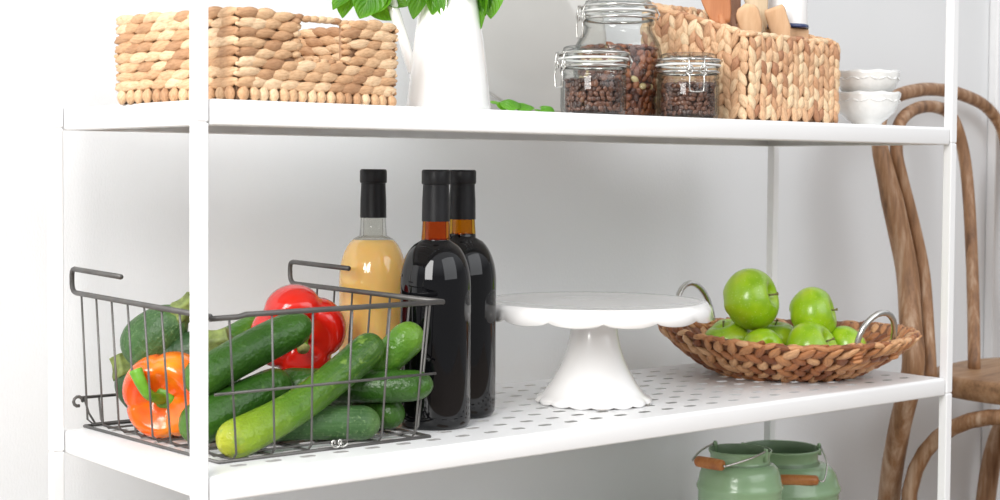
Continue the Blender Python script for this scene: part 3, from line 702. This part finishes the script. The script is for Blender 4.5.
# ------------------------------------------------------------------ clip-top jars
def jar(loc, label, R, H, neckR, bodyH, clasp, first=True, big=False, ang=0):
    t = thing('clip_top_jar', label, 'jar', loc, (0, 0, ang), 'glass clip-top jars on the upper shelf')
    g = MB(); w_ = .0022
    prof = [(.0001, .003), (R*.80, .0025), (R*.93, .0008), (R-.001, .0035), (R, .008), (R, bodyH-.010), (R*.985, bodyH-.004)]
    if big: prof += [(R*.95, bodyH+.004), (R*.87, bodyH+.012), (neckR+.001, bodyH+.019), (neckR, bodyH+.024)]
    zn = prof[-1][1]+.002; 
    prof += [(neckR, zn), (neckR+.002, zn+.001), (neckR+.003, zn+.0035), (neckR+.002, zn+.006), (neckR+.0005, zn+.007), (neckR+.0005, zn+.010), (neckR+.003, zn+.011), (neckR+.0035, zn+.0135), (neckR+.002, zn+.0155)]
    inner = [(r-w_ if r > .004 else .0001, z+(0.0035 if z < .01 else 0)) for r, z in reversed(prof)]
    g.lathe(prof+inner, 56); g.build('glass_body', GLASS, t)
    zg = zn+.0155
    g = MB(); g.lathe([(neckR-.001, zg), (neckR+.0045, zg), (neckR+.0052, zg+.001), (neckR+.0045, zg+.0022), (neckR-.001, zg+.0022), (neckR-.001, zg)], 56); g.build('rubber_seal', GASKET, t)
    zl = zg+.0024
    g = MB(); g.lathe([(neckR-.001, zl), (neckR+.0038, zl), (neckR+.0045, zl+.002), (neckR+.0035, zl+.0045), (neckR+.001, zl+.006), (neckR-.0005, zl+.0095), (neckR-.001, zl+.0115), (neckR-.004, zl+.0128), (neckR*.80, zl+.0120), (neckR*.6, zl+.0095), (.0001, zl+.009), (.0001, zl+.006), (neckR*.6, zl+.0065), (neckR*.82, zl+.009), (neckR-.0045, zl+.0085), (neckR-.004, zl+.001)], 56)
    lid = g.build('glass_lid', GLASS, t)
    # steel bails: one round the neck, one over the lid, and the lever clasp
    b_ = MB(); r0 = neckR+.0035; zc = zn+.0085
    b_.tube([(r0*math.cos(a), r0*math.sin(a), zc) for a in [2*PI*k/40 for k in range(40)]], .0018, 8, closed=True)
    r1 = neckR+.0050; b_.tube([(r1*math.cos(a), r1*math.sin(a), zl+.0045) for a in [2*PI*k/40 for k in range(40)]], .0016, 8, closed=True)
    b_.build('bail_wires', STEEL, t)
    c_ = MB(); R0 = r1+.0012; hw = .0095
    c_.tube(spline([(R0-.003, -.006, zl+.004), (R0+.001, -.009, zl+.003), (R0+.003, -.0085, zc+.003), (R0+.0015, -.0115, zc-.002), (R0+.003, -.0085, zc-.006), (R0+.0035, -hw*.9, zc-.012), (R0+.003, -hw*.85, zc-.0215), (R0+.003, -hw*.6, zc-.0238), (R0+.003, hw*.6, zc-.0238), (R0+.003, hw*.85, zc-.0215), (R0+.0035, hw*.9, zc-.012), (R0+.003, .0085, zc-.006), (R0+.0015, .0115, zc-.002), (R0+.003, .0085, zc+.003), (R0+.001, .009, zl+.003), (R0-.003, .006, zl+.004)], 5), .0010, 6)
    for sg in (-1, 1):
        c_.tube([(R0+.002+.0005*math.sin(a), sg*.0080+.0038*math.cos(a), zc+.0015+.0045*math.sin(a)) for a in [2*PI*k/16 for k in range(16)]], .0011, 6, closed=True)
    c_.tube([(R0+.0015, -.009, zl+.0045), (R0+.0015, .009, zl+.0045)], .0011, 6)
    c_.build('lever_clasp', STEEL, t)
    h_ = MB(); h_.tube([(-(R0+.002), -.007, zc), (-(R0+.005), -.007, (zc+zl)/2+.002), (-(R0+.001), -.006, zl+.0045)], .001, 6); h_.tube([(-(R0+.002), .007, zc), (-(R0+.005), .007, (zc+zl)/2+.002), (-(R0+.001), .006, zl+.0045)], .001, 6); h_.build('hinge', STEEL, t)
    return t
def fill(loc, R, z0, z1, size, mat, name, label, cat, seed, n_extra=0):
    random.seed(seed); mb_ = MB()
    mb_.lathe([(.0001, z0), (R-size*1.05, z0), (R-size*1.05, z1-size*.5), (.0001, z1-size*.3)], 24)
    core = MB(); 
    def bean(c, d, n_, s_):
        d = Vector(d).normalized(); n_ = Vector(n_); n_ = (n_-d*n_.dot(d)).normalized(); b_ = d.cross(n_); c = Vector(c); q = 8; rs = []
        for i in range(6):
            f = PI*(.08+.84*i/5); rr = math.sin(f)*s_*.36; x = -math.cos(f)*s_*.5
            rs.append([c+d*x+b_*math.cos(2*PI*k/q)*rr+n_*(math.sin(2*PI*k/q)*rr*.75-(rr*.22 if k == 2 else 0)) for k in range(q)])
        mb_.rings(rs)
    rows = int((z1-z0)/(size*.62)); 
    for r in range(rows):
        n = int(2*PI*R/(size*.80))
        for k in range(n):
            a = 2*PI*(k+.5*(r % 2)+random.uniform(-.25, .25))/n; rr = R-size*.36-random.uniform(0, size*.18); z = z0+size*.3+r*size*.62+random.uniform(-.12, .12)*size
            nn = Vector((math.cos(a), math.sin(a), 0)); tt = Vector((-math.sin(a), math.cos(a), 0)); ph = random.uniform(0, PI)
            bean((rr*math.cos(a), rr*math.sin(a), z), tt*math.cos(ph)+Vector((0, 0, math.sin(ph)))+nn*random.uniform(-.3, .3), nn*random.choice((-1, 1, 1)), size*random.uniform(.85, 1.1))
    for k in range(int((R/size)**2*4.2)):
        a = random.uniform(0, 2*PI); rr = (R-size*.5)*math.sqrt(random.random()); bean((rr*math.cos(a), rr*math.sin(a), z1-size*.35+random.uniform(0, size*.35)), (math.cos(a*3), math.sin(a*5), random.uniform(-.3, .3)), (0, 0, 1), size)
    o = mb_.build(name, mat, None, loc=loc); tag(o, label, cat); o['kind'] = 'stuff'; return o
tc = math.atan2(-1.21-.05, -.65-.6)          # towards the camera side
J1, J2, J3 = (.5215, .0550, ZU), (.6737, .0560, ZU), (.6375, .1380, ZU)
jar(J1, 'small glass clip-top jar of coffee beans, its clasp on the left side', .0365, .08, .0345, .048, 0, ang=math.radians(-131-62))
jar(J2, 'small glass clip-top jar of coffee beans with its clasp in front, before the woven basket', .0365, .08, .0335, .048, 0, ang=math.radians(-131+8))
jar(J3, 'large tall glass clip-top jar of mixed nuts behind the two small ones', .0530, .17, .0405, .086, 0, big=True, ang=math.radians(-131-68))
fill((J1[0], J1[1], ZU+.0045), .0335, 0, .036, .0085, COFFEE, 'coffee_beans', 'roasted coffee beans filling the left small jar', 'coffee beans', 5)
fill((J2[0], J2[1], ZU+.0045), .0335, 0, .037, .0085, COFFEE, 'coffee_beans', 'roasted coffee beans filling the small jar with the front clasp', 'coffee beans', 6)
fill((J3[0], J3[1], ZU+.0045), .0500, 0, .083, .0125, NUTS, 'mixed_nuts', 'reddish brown nuts with a few pale ones filling the tall jar', 'nuts', 8)

# ------------------------------------------------------------------ wooden utensils and mug in the right basket
def utensil(name, label, head, foot, wid, length, kind, mat, tilt=0):
    head = Vector(head); foot = Vector(foot); t = thing(name, label, 'utensil', foot, group='wooden utensils in the basket')
    d = (head-foot); HL = d.length; d.normalize(); sd = (R_*math.cos(tilt)+(-T_)*math.sin(tilt)); sd = (sd-d*sd.dot(d)).normalized(); n_ = sd.cross(d)
    m_ = MB(); hs = []; K = 14
    for k in range(K+1):
        u = k/K
        if kind == 'spoon': w_ = wid/2*max(.02, math.sin(PI*min(.985, .10+.9*u)))**.6; dish = -.004*math.sin(PI*u)
        else: w_ = wid/2*((.42+.58*min(1, u*2.0)) if u < .93 else (1-.12*(u-.93)/.07)); dish = 0
        if kind == 'round' and u > .75: w_ = wid/2*math.sqrt(max(.003, 1-((u-.75)/.25)**2))
        hs.append((d*(HL-length+length*u)+n_*dish, w_))
    q = 12
    rs = [[c+sd*math.cos(2*PI*j/q)*w_+n_*math.sin(2*PI*j/q)*.0026*(1 if w_ > .003 else .5)+n_*(abs(math.cos(2*PI*j/q))**2*.003 if kind == 'spoon' else 0) for j in range(q)] for c, w_ in hs]
    m_.rings(rs); m_.build('head', mat, t)
    h = MB(); h.tube([d*0.002, d*(HL-length)*.5, d*(HL-length), d*(HL-length+.012)], [.0045, .005, .0052, .0035], 10); h.build('handle', mat, t)
FZ = ZU+.006
utensil('wooden_spoon', 'orange-brown wooden spoon at the left of the basket', (.742, .095, .560), (.800, .080, FZ), .038, .088, 'spoon', SPOONS[1], .2)
utensil('wooden_spoon', 'dark walnut spoon between the orange spoon and the pink paddle', (.822, .135, .560), (.825, .100, FZ), .027, .080, 'spoon', SPOONS[2], -.5)
utensil('wooden_paddle', 'pinkish rounded wooden paddle, shortest of the utensils', (.7820, .066, .5000), (.8350, .060, FZ), .029, .055, 'round', SPOONS[0])
utensil('wooden_spatula', 'tall pale maple spatula standing behind the paddles', (.825, .098, .565), (.865, .085, FZ), .034, .095, 'flat', SPOONS[3], .1)
utensil('wooden_spatula', 'orange beech spatula with a straight top edge', (.8420, .072, .5005), (.8950, .058, FZ), .027, .060, 'flat', SPOONS[0], .1)
utensil('wooden_spoon', 'slim brown wooden spoon furthest right in the basket', (.8830, .115, .555), (.9080, .078, FZ), .019, .100, 'spoon', SPOONS[2], .8)
mg = thing('enamel_mug', 'white enamel mug with a dark blue rim, upside down behind the utensils', 'mug', (.9030, .1020, .4800))
m_ = MB(); m_.lathe([(.0265, 0), (.0268, .004), (.0262, .055), (.024, .060), (.017, .062), (.0001, .062), (.0001, .060), (.016, .0605), (.0235, .058), (.0250, .053), (.0252, 0)], 40); m_.build('body', CERAMIC, mg)
m_ = MB(); m_.lathe([(.0252, .000), (.0276, -.001), (.0284, .0012), (.0278, .0040), (.0266, .0043)], 40); m_.build('rim', BLUERIM, mg)
tw = thing('tea_box', 'plain wooden box inside the basket carrying the mug', 'box', (.903, .102, ZU+.0055))
m_ = MB(); m_.box(-.020, .020, -.020, .020, 0, .100); m_.build('box_body', SPOONS[3], tw, smooth=False, bevel=.002)
m_ = MB(); m_.box(-.0205, .0205, -.0205, .0205, .100, .118); m_.build('box_lid', SPOONS[0], tw, smooth=False, bevel=.002)

# ------------------------------------------------------------------ bowls
def bowl(z, label, R, H, seed):
    t = thing('bowl', label, 'bowl', (1.0430, .080, z), group='stacked white bowls')
    def f(r, zz, a, i):
        k = 1 if 5 <= i <= 8 else 0
        return r*(1+.007*k*math.sin(18*a)+.004*math.sin(5*a+seed)*k), zz+(.0010*math.sin(9*a+seed) if i in (7, 8) else 0)
    m_ = MB(); m_.lathe([(R*.40, 0), (R*.46, .0008), (R*.45, .005), (R*.62, .011), (R*.82, H*.42), (R*.945, H*.70), (R*.955, H*.80), (R*.985, H*.90), (R, H), (R*.965, H*1.0), (R*.91, H*.75), (R*.78, H*.46), (R*.55, .014), (.0001, .009), (.0001, .0065), (R*.36, .0055)], 72, f)
    m_.build('body', CERAMIC2, t)
    r_ = MB(); n = 22                                  # moulded garland under the rim
    for k in range(n):
        a = 2*PI*k/n; c = Vector((R*.965*math.cos(a), R*.965*math.sin(a), H*.76)); tn = Vector((-math.sin(a), math.cos(a), 0)); nn = Vector((math.cos(a), math.sin(a), 0))
        r_.lobe(c, tn+Vector((0, 0, .35 if k % 2 else -.35)), nn, R*.24, .0030, .0022)
    r_.build('rim_garland', CERAMIC2, t)
bowl(ZU, 'lower white bowl of the stack beside the right end of the basket', .0440, .0455, 1)
bowl(ZU+.0310, 'upper white bowl nested in the other one', .0425, .0430, 2)

# ------------------------------------------------------------------ apple basket
ab = thing('fruit_basket', 'round shallow brown braided basket with two steel handles holding apples', 'basket', (.9800, .1600, ZS))
def bprof(u):  # u 0..1 from the edge of the floor to the rim
    return .082+(.172-.082)*u**.93, .005+.048*u**1.3
def bz(u, a): return bprof(u)[1]+.012*u*u*math.cos(a-math.radians(141))**2*(1 if math.cos(a-math.radians(141)) > 0 else .45)
core = MB(); rs = []
for k in range(13):
    u = k/12; r, _ = bprof(u); rs.append([(r*math.cos(2*PI*j/64), r*math.sin(2*PI*j/64), bz(u, 2*PI*j/64)) for j in range(64)])
for k in range(12, -1, -1):
    u = k/12; r, _ = bprof(u); rs.append([((r-.004)*math.cos(2*PI*j/64), (r-.004)*math.sin(2*PI*j/64), bz(u, 2*PI*j/64)+.004) for j in range(64)])
core.rings(rs, False, True, True); core.build('inner_frame', COREB, ab)
def bweave(off, flip, us=6):
    m_ = MB()
    for k in range(us):
        u = (k+.45)/us; r, _ = bprof(u); n = round(2*PI*r/.0185)
        for j in range(n):
            a = 2*PI*(j+.5*(k % 2))/n; r0, z0 = bprof(u-.01)[0], bz(u-.01, a); r1, z1 = bprof(u+.01)[0], bz(u+.01, a)
            rad = Vector((math.cos(a), math.sin(a), 0)); tn = Vector((-math.sin(a), math.cos(a), 0)); sl = (rad*(r1-r0)+Vector((0, 0, z1-z0))).normalized(); nn = sl.cross(tn)*-1
            if nn.dot(rad) < 0: nn = -nn
            if nn.z > 0 and off > 0: nn = -nn if nn.dot(rad) < 0 else nn
            c = rad*r+Vector((0, 0, bz(u, a)))+nn*off
            sg = (1 if k % 2 else -1)
            m_.lobe(c, sl+tn*(.62*sg+random.uniform(-.35, .35)), nn+tn*random.uniform(-.3, .3), .0300*random.uniform(.8, 1.2), .0150*random.uniform(.75, 1.2), .0085*random.uniform(.8, 1.3), sharp=.95)
    return m_
bweave(.0022, 1).build('woven_wall', HYAC, ab)
bweave(-.0048, -1).build('inner_weave', HYAC, ab)
m_ = MB(); n = 66
for j in range(n):
    a = 2*PI*j/n; m_.lobe((.171*math.cos(a), .171*math.sin(a), bz(1, a)+.001), Vector((-math.sin(a), math.cos(a), .28*math.sin(j*2.3))), (0, 0, 1), .026, .0095, .0085)
m_.build('rim', HYAC, ab); m_ = MB()
for k in range(4):
    r = .083-.022*k; n = round(2*PI*r/.02)
    for j in range(n): a = 2*PI*j/n; m_.lobe((r*math.cos(a), r*math.sin(a), .0045), (-math.sin(a), math.cos(a), 0), (0, 0, 1), .024, .016, .007)
m_.build('woven_floor', HYAC, ab)
for sg in (-1, 1):
    m_ = MB(); yc = sg*(.158 if sg < 0 else .148); zr = bz(.93, sg*PI/2)
    hx = -.014 if sg < 0 else -.023; hh_ = .036 if sg < 0 else .052
    pts = [(hx-.037, yc, zr-.012), (hx-.037, yc, zr+.010)]+[(hx-.037*math.cos(t), yc+sg*.010*math.sin(t), zr+.010+hh_*math.sin(t)) for t in [PI*k/12 for k in range(1, 12)]]+[(hx+.037, yc, zr+.010), (hx+.037, yc, zr-.012)]
    m_.tube(pts, .0040, 10); m_.build('handle', STEEL, ab)
    for s2 in (-1, 1):
        w_ = MB()
        for k in range(5): w_.lobe((hx+s2*.037, yc+sg*.001, zr-.014+k*.0050), (1, 0, .2), (0, sg, 0), .017, .0075, .013)
        w_.build('handle_binding', HYAC, ab)

def make_apple(loc, rot, R, label):
    t = thing('green_apple', label, 'apple', loc, rot, 'green apples in the fruit basket')
    m_ = MB(); K = 30; n = 36; rs = []
    for k in range(1, K):
        f = PI*k/K; base = 1+.06*math.cos(f)-.03*math.cos(2*f)
        ring = []
        for j in range(n):
            a = 2*PI*j/n; rr = .035*math.sin(f)*base*(1+.018*math.cos(5*a)*(1-math.cos(f))/2+.012*math.cos(2*a+1))
            zz = .0325*math.cos(f)*(1+.02*math.cos(5*a)*(f > 2.2))-.0150*math.exp(-(f/.34)**2)+.0095*math.exp(-((PI-f)/.30)**2)
            ring.append((rr*math.cos(a), rr*math.sin(a), zz))
        rs.append(ring)
    m_.rings(rs); bd = m_.build('body', APPLE, t)
    s = MB(); s.tube(spline([(0, 0, .014), (.0005, 0, .022), (.002, 0, .028), (.004, .001, .032)], 4), [.0012]*10+[.0015, .0018, .002], 7); s.build('stem', ASTEM, t)
    c = MB()
    for k in range(5): a = 2*PI*k/5; c.tube([(.001*math.cos(a), .001*math.sin(a), -.0235), (.0035*math.cos(a), .0035*math.sin(a), -.0262), (.0025*math.cos(a+.5), .0025*math.sin(a+.5), -.0285)], [.0011, .001, .0004], 5)
    c.build('calyx', ASTEM, t)
    t.scale = (R/.035,)*3; return t
def tilt(dr, du, dt):   # axis of the apple: right, up, towards the room
    z = (R_*dr+U_*du+T_*dt).normalized(); x = (R_-z*R_.dot(z)); x = x.normalized() if x.length > .1 else U_.copy(); y = z.cross(x); return frame(x, y, z)
fR = Vector((math.cos(yaw), -math.sin(yaw), 0)); fA = Vector((math.sin(yaw), math.cos(yaw), 0))
AC = Vector((.980, .160, 0))
def ap(dr, da, z): return AC+fR*dr+fA*da+Vector((0, 0, z))
specs = [(ap(-.050, -.008, .1225), (.85, .25, .45), .0410, 'largest green apple, on top at the left with its stem to the right'),
         (ap(.035, -.005, .1030), (.9, .25, .3), .0355, 'green apple on top at the right, next to the largest one'),
         (ap(-.078, .012, .0620), (-.3, .9, .1), .0325, 'green apple low at the left, under the largest one'),
         (ap(-.040, -.050, .0600), (.2, .25, .9), .0275, 'green apple low in front with its brown blossom end showing'),
         (ap(.026, -.048, .0600), (.7, .5, .45), .0360, 'green apple low in front whose stem points right'),
         (ap(.078, -.014, .0590), (.7, .5, -.2), .0290, 'green apple low at the right end by the steel handle'),
         (ap(-.010, .034, .0610), (0, 1, .1), .0330, 'green apple low at the back between the two upper ones'),
         (ap(-.060, .080, .0600), (0, 1, .1), .0330, 'green apple at the back of the basket, hidden behind the pile'),
         (ap(.052, .060, .0600), (0, 1, .1), .0330, 'green apple at the back right of the basket')]
for i, (L, ax, R, lab) in enumerate(specs):
    mt = tilt(*ax)
    if i == 3: mt = tilt(-.2, -.3, -.9)
    make_apple(L, mt, R, lab)

# ------------------------------------------------------------------ green milk cans on the bottom shelf
def can(loc, label, rb, rn, ztop, zsh, bail_dir, ear_ang, drop, gl, swing):
    t = thing('milk_can', label, 'milk can', loc)
    H = ztop-loc[2]; sh = zsh-loc[2]
    m_ = MB()
    prof = [(.0001, .003), (rb*.93, .002), (rb*.985, .0), (rb, .003), (rb*.99, .008), (rb*.985, sh-.012), (rb*.995, sh-.010), (rb*1.02, sh-.0065), (rb*1.02, sh-.004), (rb*.995, sh-.001), (rb*.975, sh+.003)]
    hh = H-sh
    for k in range(1, 7): a = k/6*PI/2; prof.append((rn*.97+(rb*.965-rn*.97)*math.cos(a)**.9, sh+.003+(hh*.52)*math.sin(a)))
    prof += [(rn*.96, sh+hh*.72), (rn*.975, H-.006), (rn*1.015, H-.0035), (rn*1.03, H-.001), (rn*1.015, H+.0005), (rn*.985, H)]
    m_.lathe(prof, 72); m_.build('body', GREENCAN, t)
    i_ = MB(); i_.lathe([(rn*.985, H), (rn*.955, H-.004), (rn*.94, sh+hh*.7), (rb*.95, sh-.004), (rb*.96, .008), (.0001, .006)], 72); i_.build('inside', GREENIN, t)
    e = Vector((math.cos(ear_ang), math.sin(ear_ang), 0)); bd = Vector((-e.y, e.x, 0))*swing
    for s_ in (-1, 1):
        er = MB(); c = e*s_*(rn*1.0)+Vector((0, 0, H-.001)); er.tube([c+Vector((0, 0, -.010)), c+Vector((0, 0, .004)), c+Vector((0, 0, .007))], [.0035, .0032, .002], 8)
        er.build('ear', GREENCAN, t)
    a_, c_ = e*rn*1.03+Vector((0, 0, H+.003)), -e*rn*1.03+Vector((0, 0, H+.003))
    mid = bd*drop[0]+Vector((0, 0, H+.003-drop[1]))
    g0, g1 = mid+e*gl/2, mid-e*gl/2
    for A_, G in ((a_, g0), (c_, g1)):
        bw = MB(); o = (A_-Vector((0, 0, H))).normalized()
        bw.tube(spline([A_, A_.lerp(G, .5)+o*rn*.20, G+o*rn*.16, G], 6), .0014, 6)
        bw.build('bail', STEEL, t)
    gm = MB(); L = (g0-g1); gm.tube([g1, g1+L*.04, g1+L*.2, g1+L*.5, g1+L*.8, g1+L*.96, g0], [.0055, .0070, .0074, .0078, .0074, .0070, .0055], 14); gm.build('wooden_grip', GRIPW, t)
    return t
can((.8785, .150, ZL), 'sage green enamel milk can in front, its wooden grip hanging to the left', .0555, .0405, -.0700, -.1130, 0, math.radians(-84), (.066, .013), .042, -1)
can((1.0610, .235, ZL), 'wider sage green enamel milk can standing behind, grip in front', .0835, .0545, -.0990, -.1500, 0, math.radians(-40), (.074, .036), .078, -1)

# ------------------------------------------------------------------ bentwood chair
ca = math.radians(9.7); cu = Vector((math.cos(ca), math.sin(ca), 0))
CO = Vector((1.353, .251, FLOOR))+cu*.2
ch = thing('bentwood_chair', 'weathered bentwood cafe chair standing by the wall right of the shelving', 'chair', CO, (0, 0, ca))
def y_of(z, off=0): return .18*(z-.45)+off
left = [(-.150, .435), (-.135, .507), (-.121, .583), (-.129, .66), (-.142, .737), (-.150, .786), (-.134, .832), (-.076, .868), (.02, .885)]
pts = [(x, y_of(z), z) for x, z in left]; right = [(.205-x, y, z) for x, y, z in reversed(pts[:-1])]
mid = [(.10, y_of(.889), .889), (.185, y_of(.885), .885)]
legl = [(-.085, .075, .002), (-.099, .060, .212), (-.128, .030, .331)]
legr = [(.205-x, y, z) for x, y, z in reversed(legl)]
full = spline(legl+pts+mid+right+legr, 8)
m_ = MB(); ra = []; 
for q in full: ra.append(.0205 if q.z < .70 else (.0205-.0090*min(1, (q.z-.70)/.14)))
m_.tube(full, ra, 14, rb=[r*.85 for r in ra]); m_.build('back_hoop', CHAIRW, ch)
inner = [(-.118, .415), (-.100, .506), (-.088, .582), (-.097, .659), (-.115, .737), (-.119, .782), (-.090, .828), (-.024, .852), (.053, .857), (.108, .842), (.133, .786), (.126, .70), (.090, .556), (.045, .415)]
m_ = MB(); m_.tube(spline([(x, y_of(z, -.012), z) for x, z in inner], 8), .0104, 12); m_.build('inner_hoop', CHAIRW, ch)
m_ = MB(); rs = []
for zz, ins in ((.386, .010), (.388, .002), (.400, 0), (.414, 0), (.420, .003), (.421, .010), (.4185, .06)):
    ring = []
    for k in range(64):
        a = 2*PI*k/64; c_, s_ = math.cos(a), math.sin(a); n_ = 2.9
        X = .205*abs(c_)**(2/n_)*(1 if c_ > 0 else -1); Y = .205*abs(s_)**(2/n_)*(1 if s_ > 0 else -1)
        f = 1-ins/.205; ring.append((.085+X*f*(1+.06*(-Y/.2)), -.165+Y*f, zz))
    rs.append(ring)
m_.rings(rs); m_.build('seat', SEATW, ch)
for x, y in ((-.085, -.325), (.255, -.325)):
    m_ = MB(); m_.tube([(x, y, .390), (x+(-.004 if x < 0 else .004), y-.004, .25), (x+(-.012 if x < 0 else .012), y-.015, .001)], [.017, .0155, .012], 14); m_.build('leg', CHAIRW, ch)
def arch(p0, p1, pk, z0, zp, r=.0125):
    a, c = Vector(p0), Vector(p1); pts = []
    for k in range(17):
        t = PI*k/16; m0 = a.lerp(c, .5-.5*math.cos(t)); pts.append((m0.x, m0.y, z0+(zp-z0)*math.sin(t)**.75))
    b_ = MB(); b_.tube(pts, r, 12); b_.build('curved_brace', CHAIRW, ch)
arch((-.118, .018, 0), (-.095, -.305, 0), 0, .175, .368)
arch((.285, .018, 0), (.262, -.305, 0), 0, .175, .368)
arch((-.072, -.315, 0), (.242, -.315, 0), 0, .175, .368)
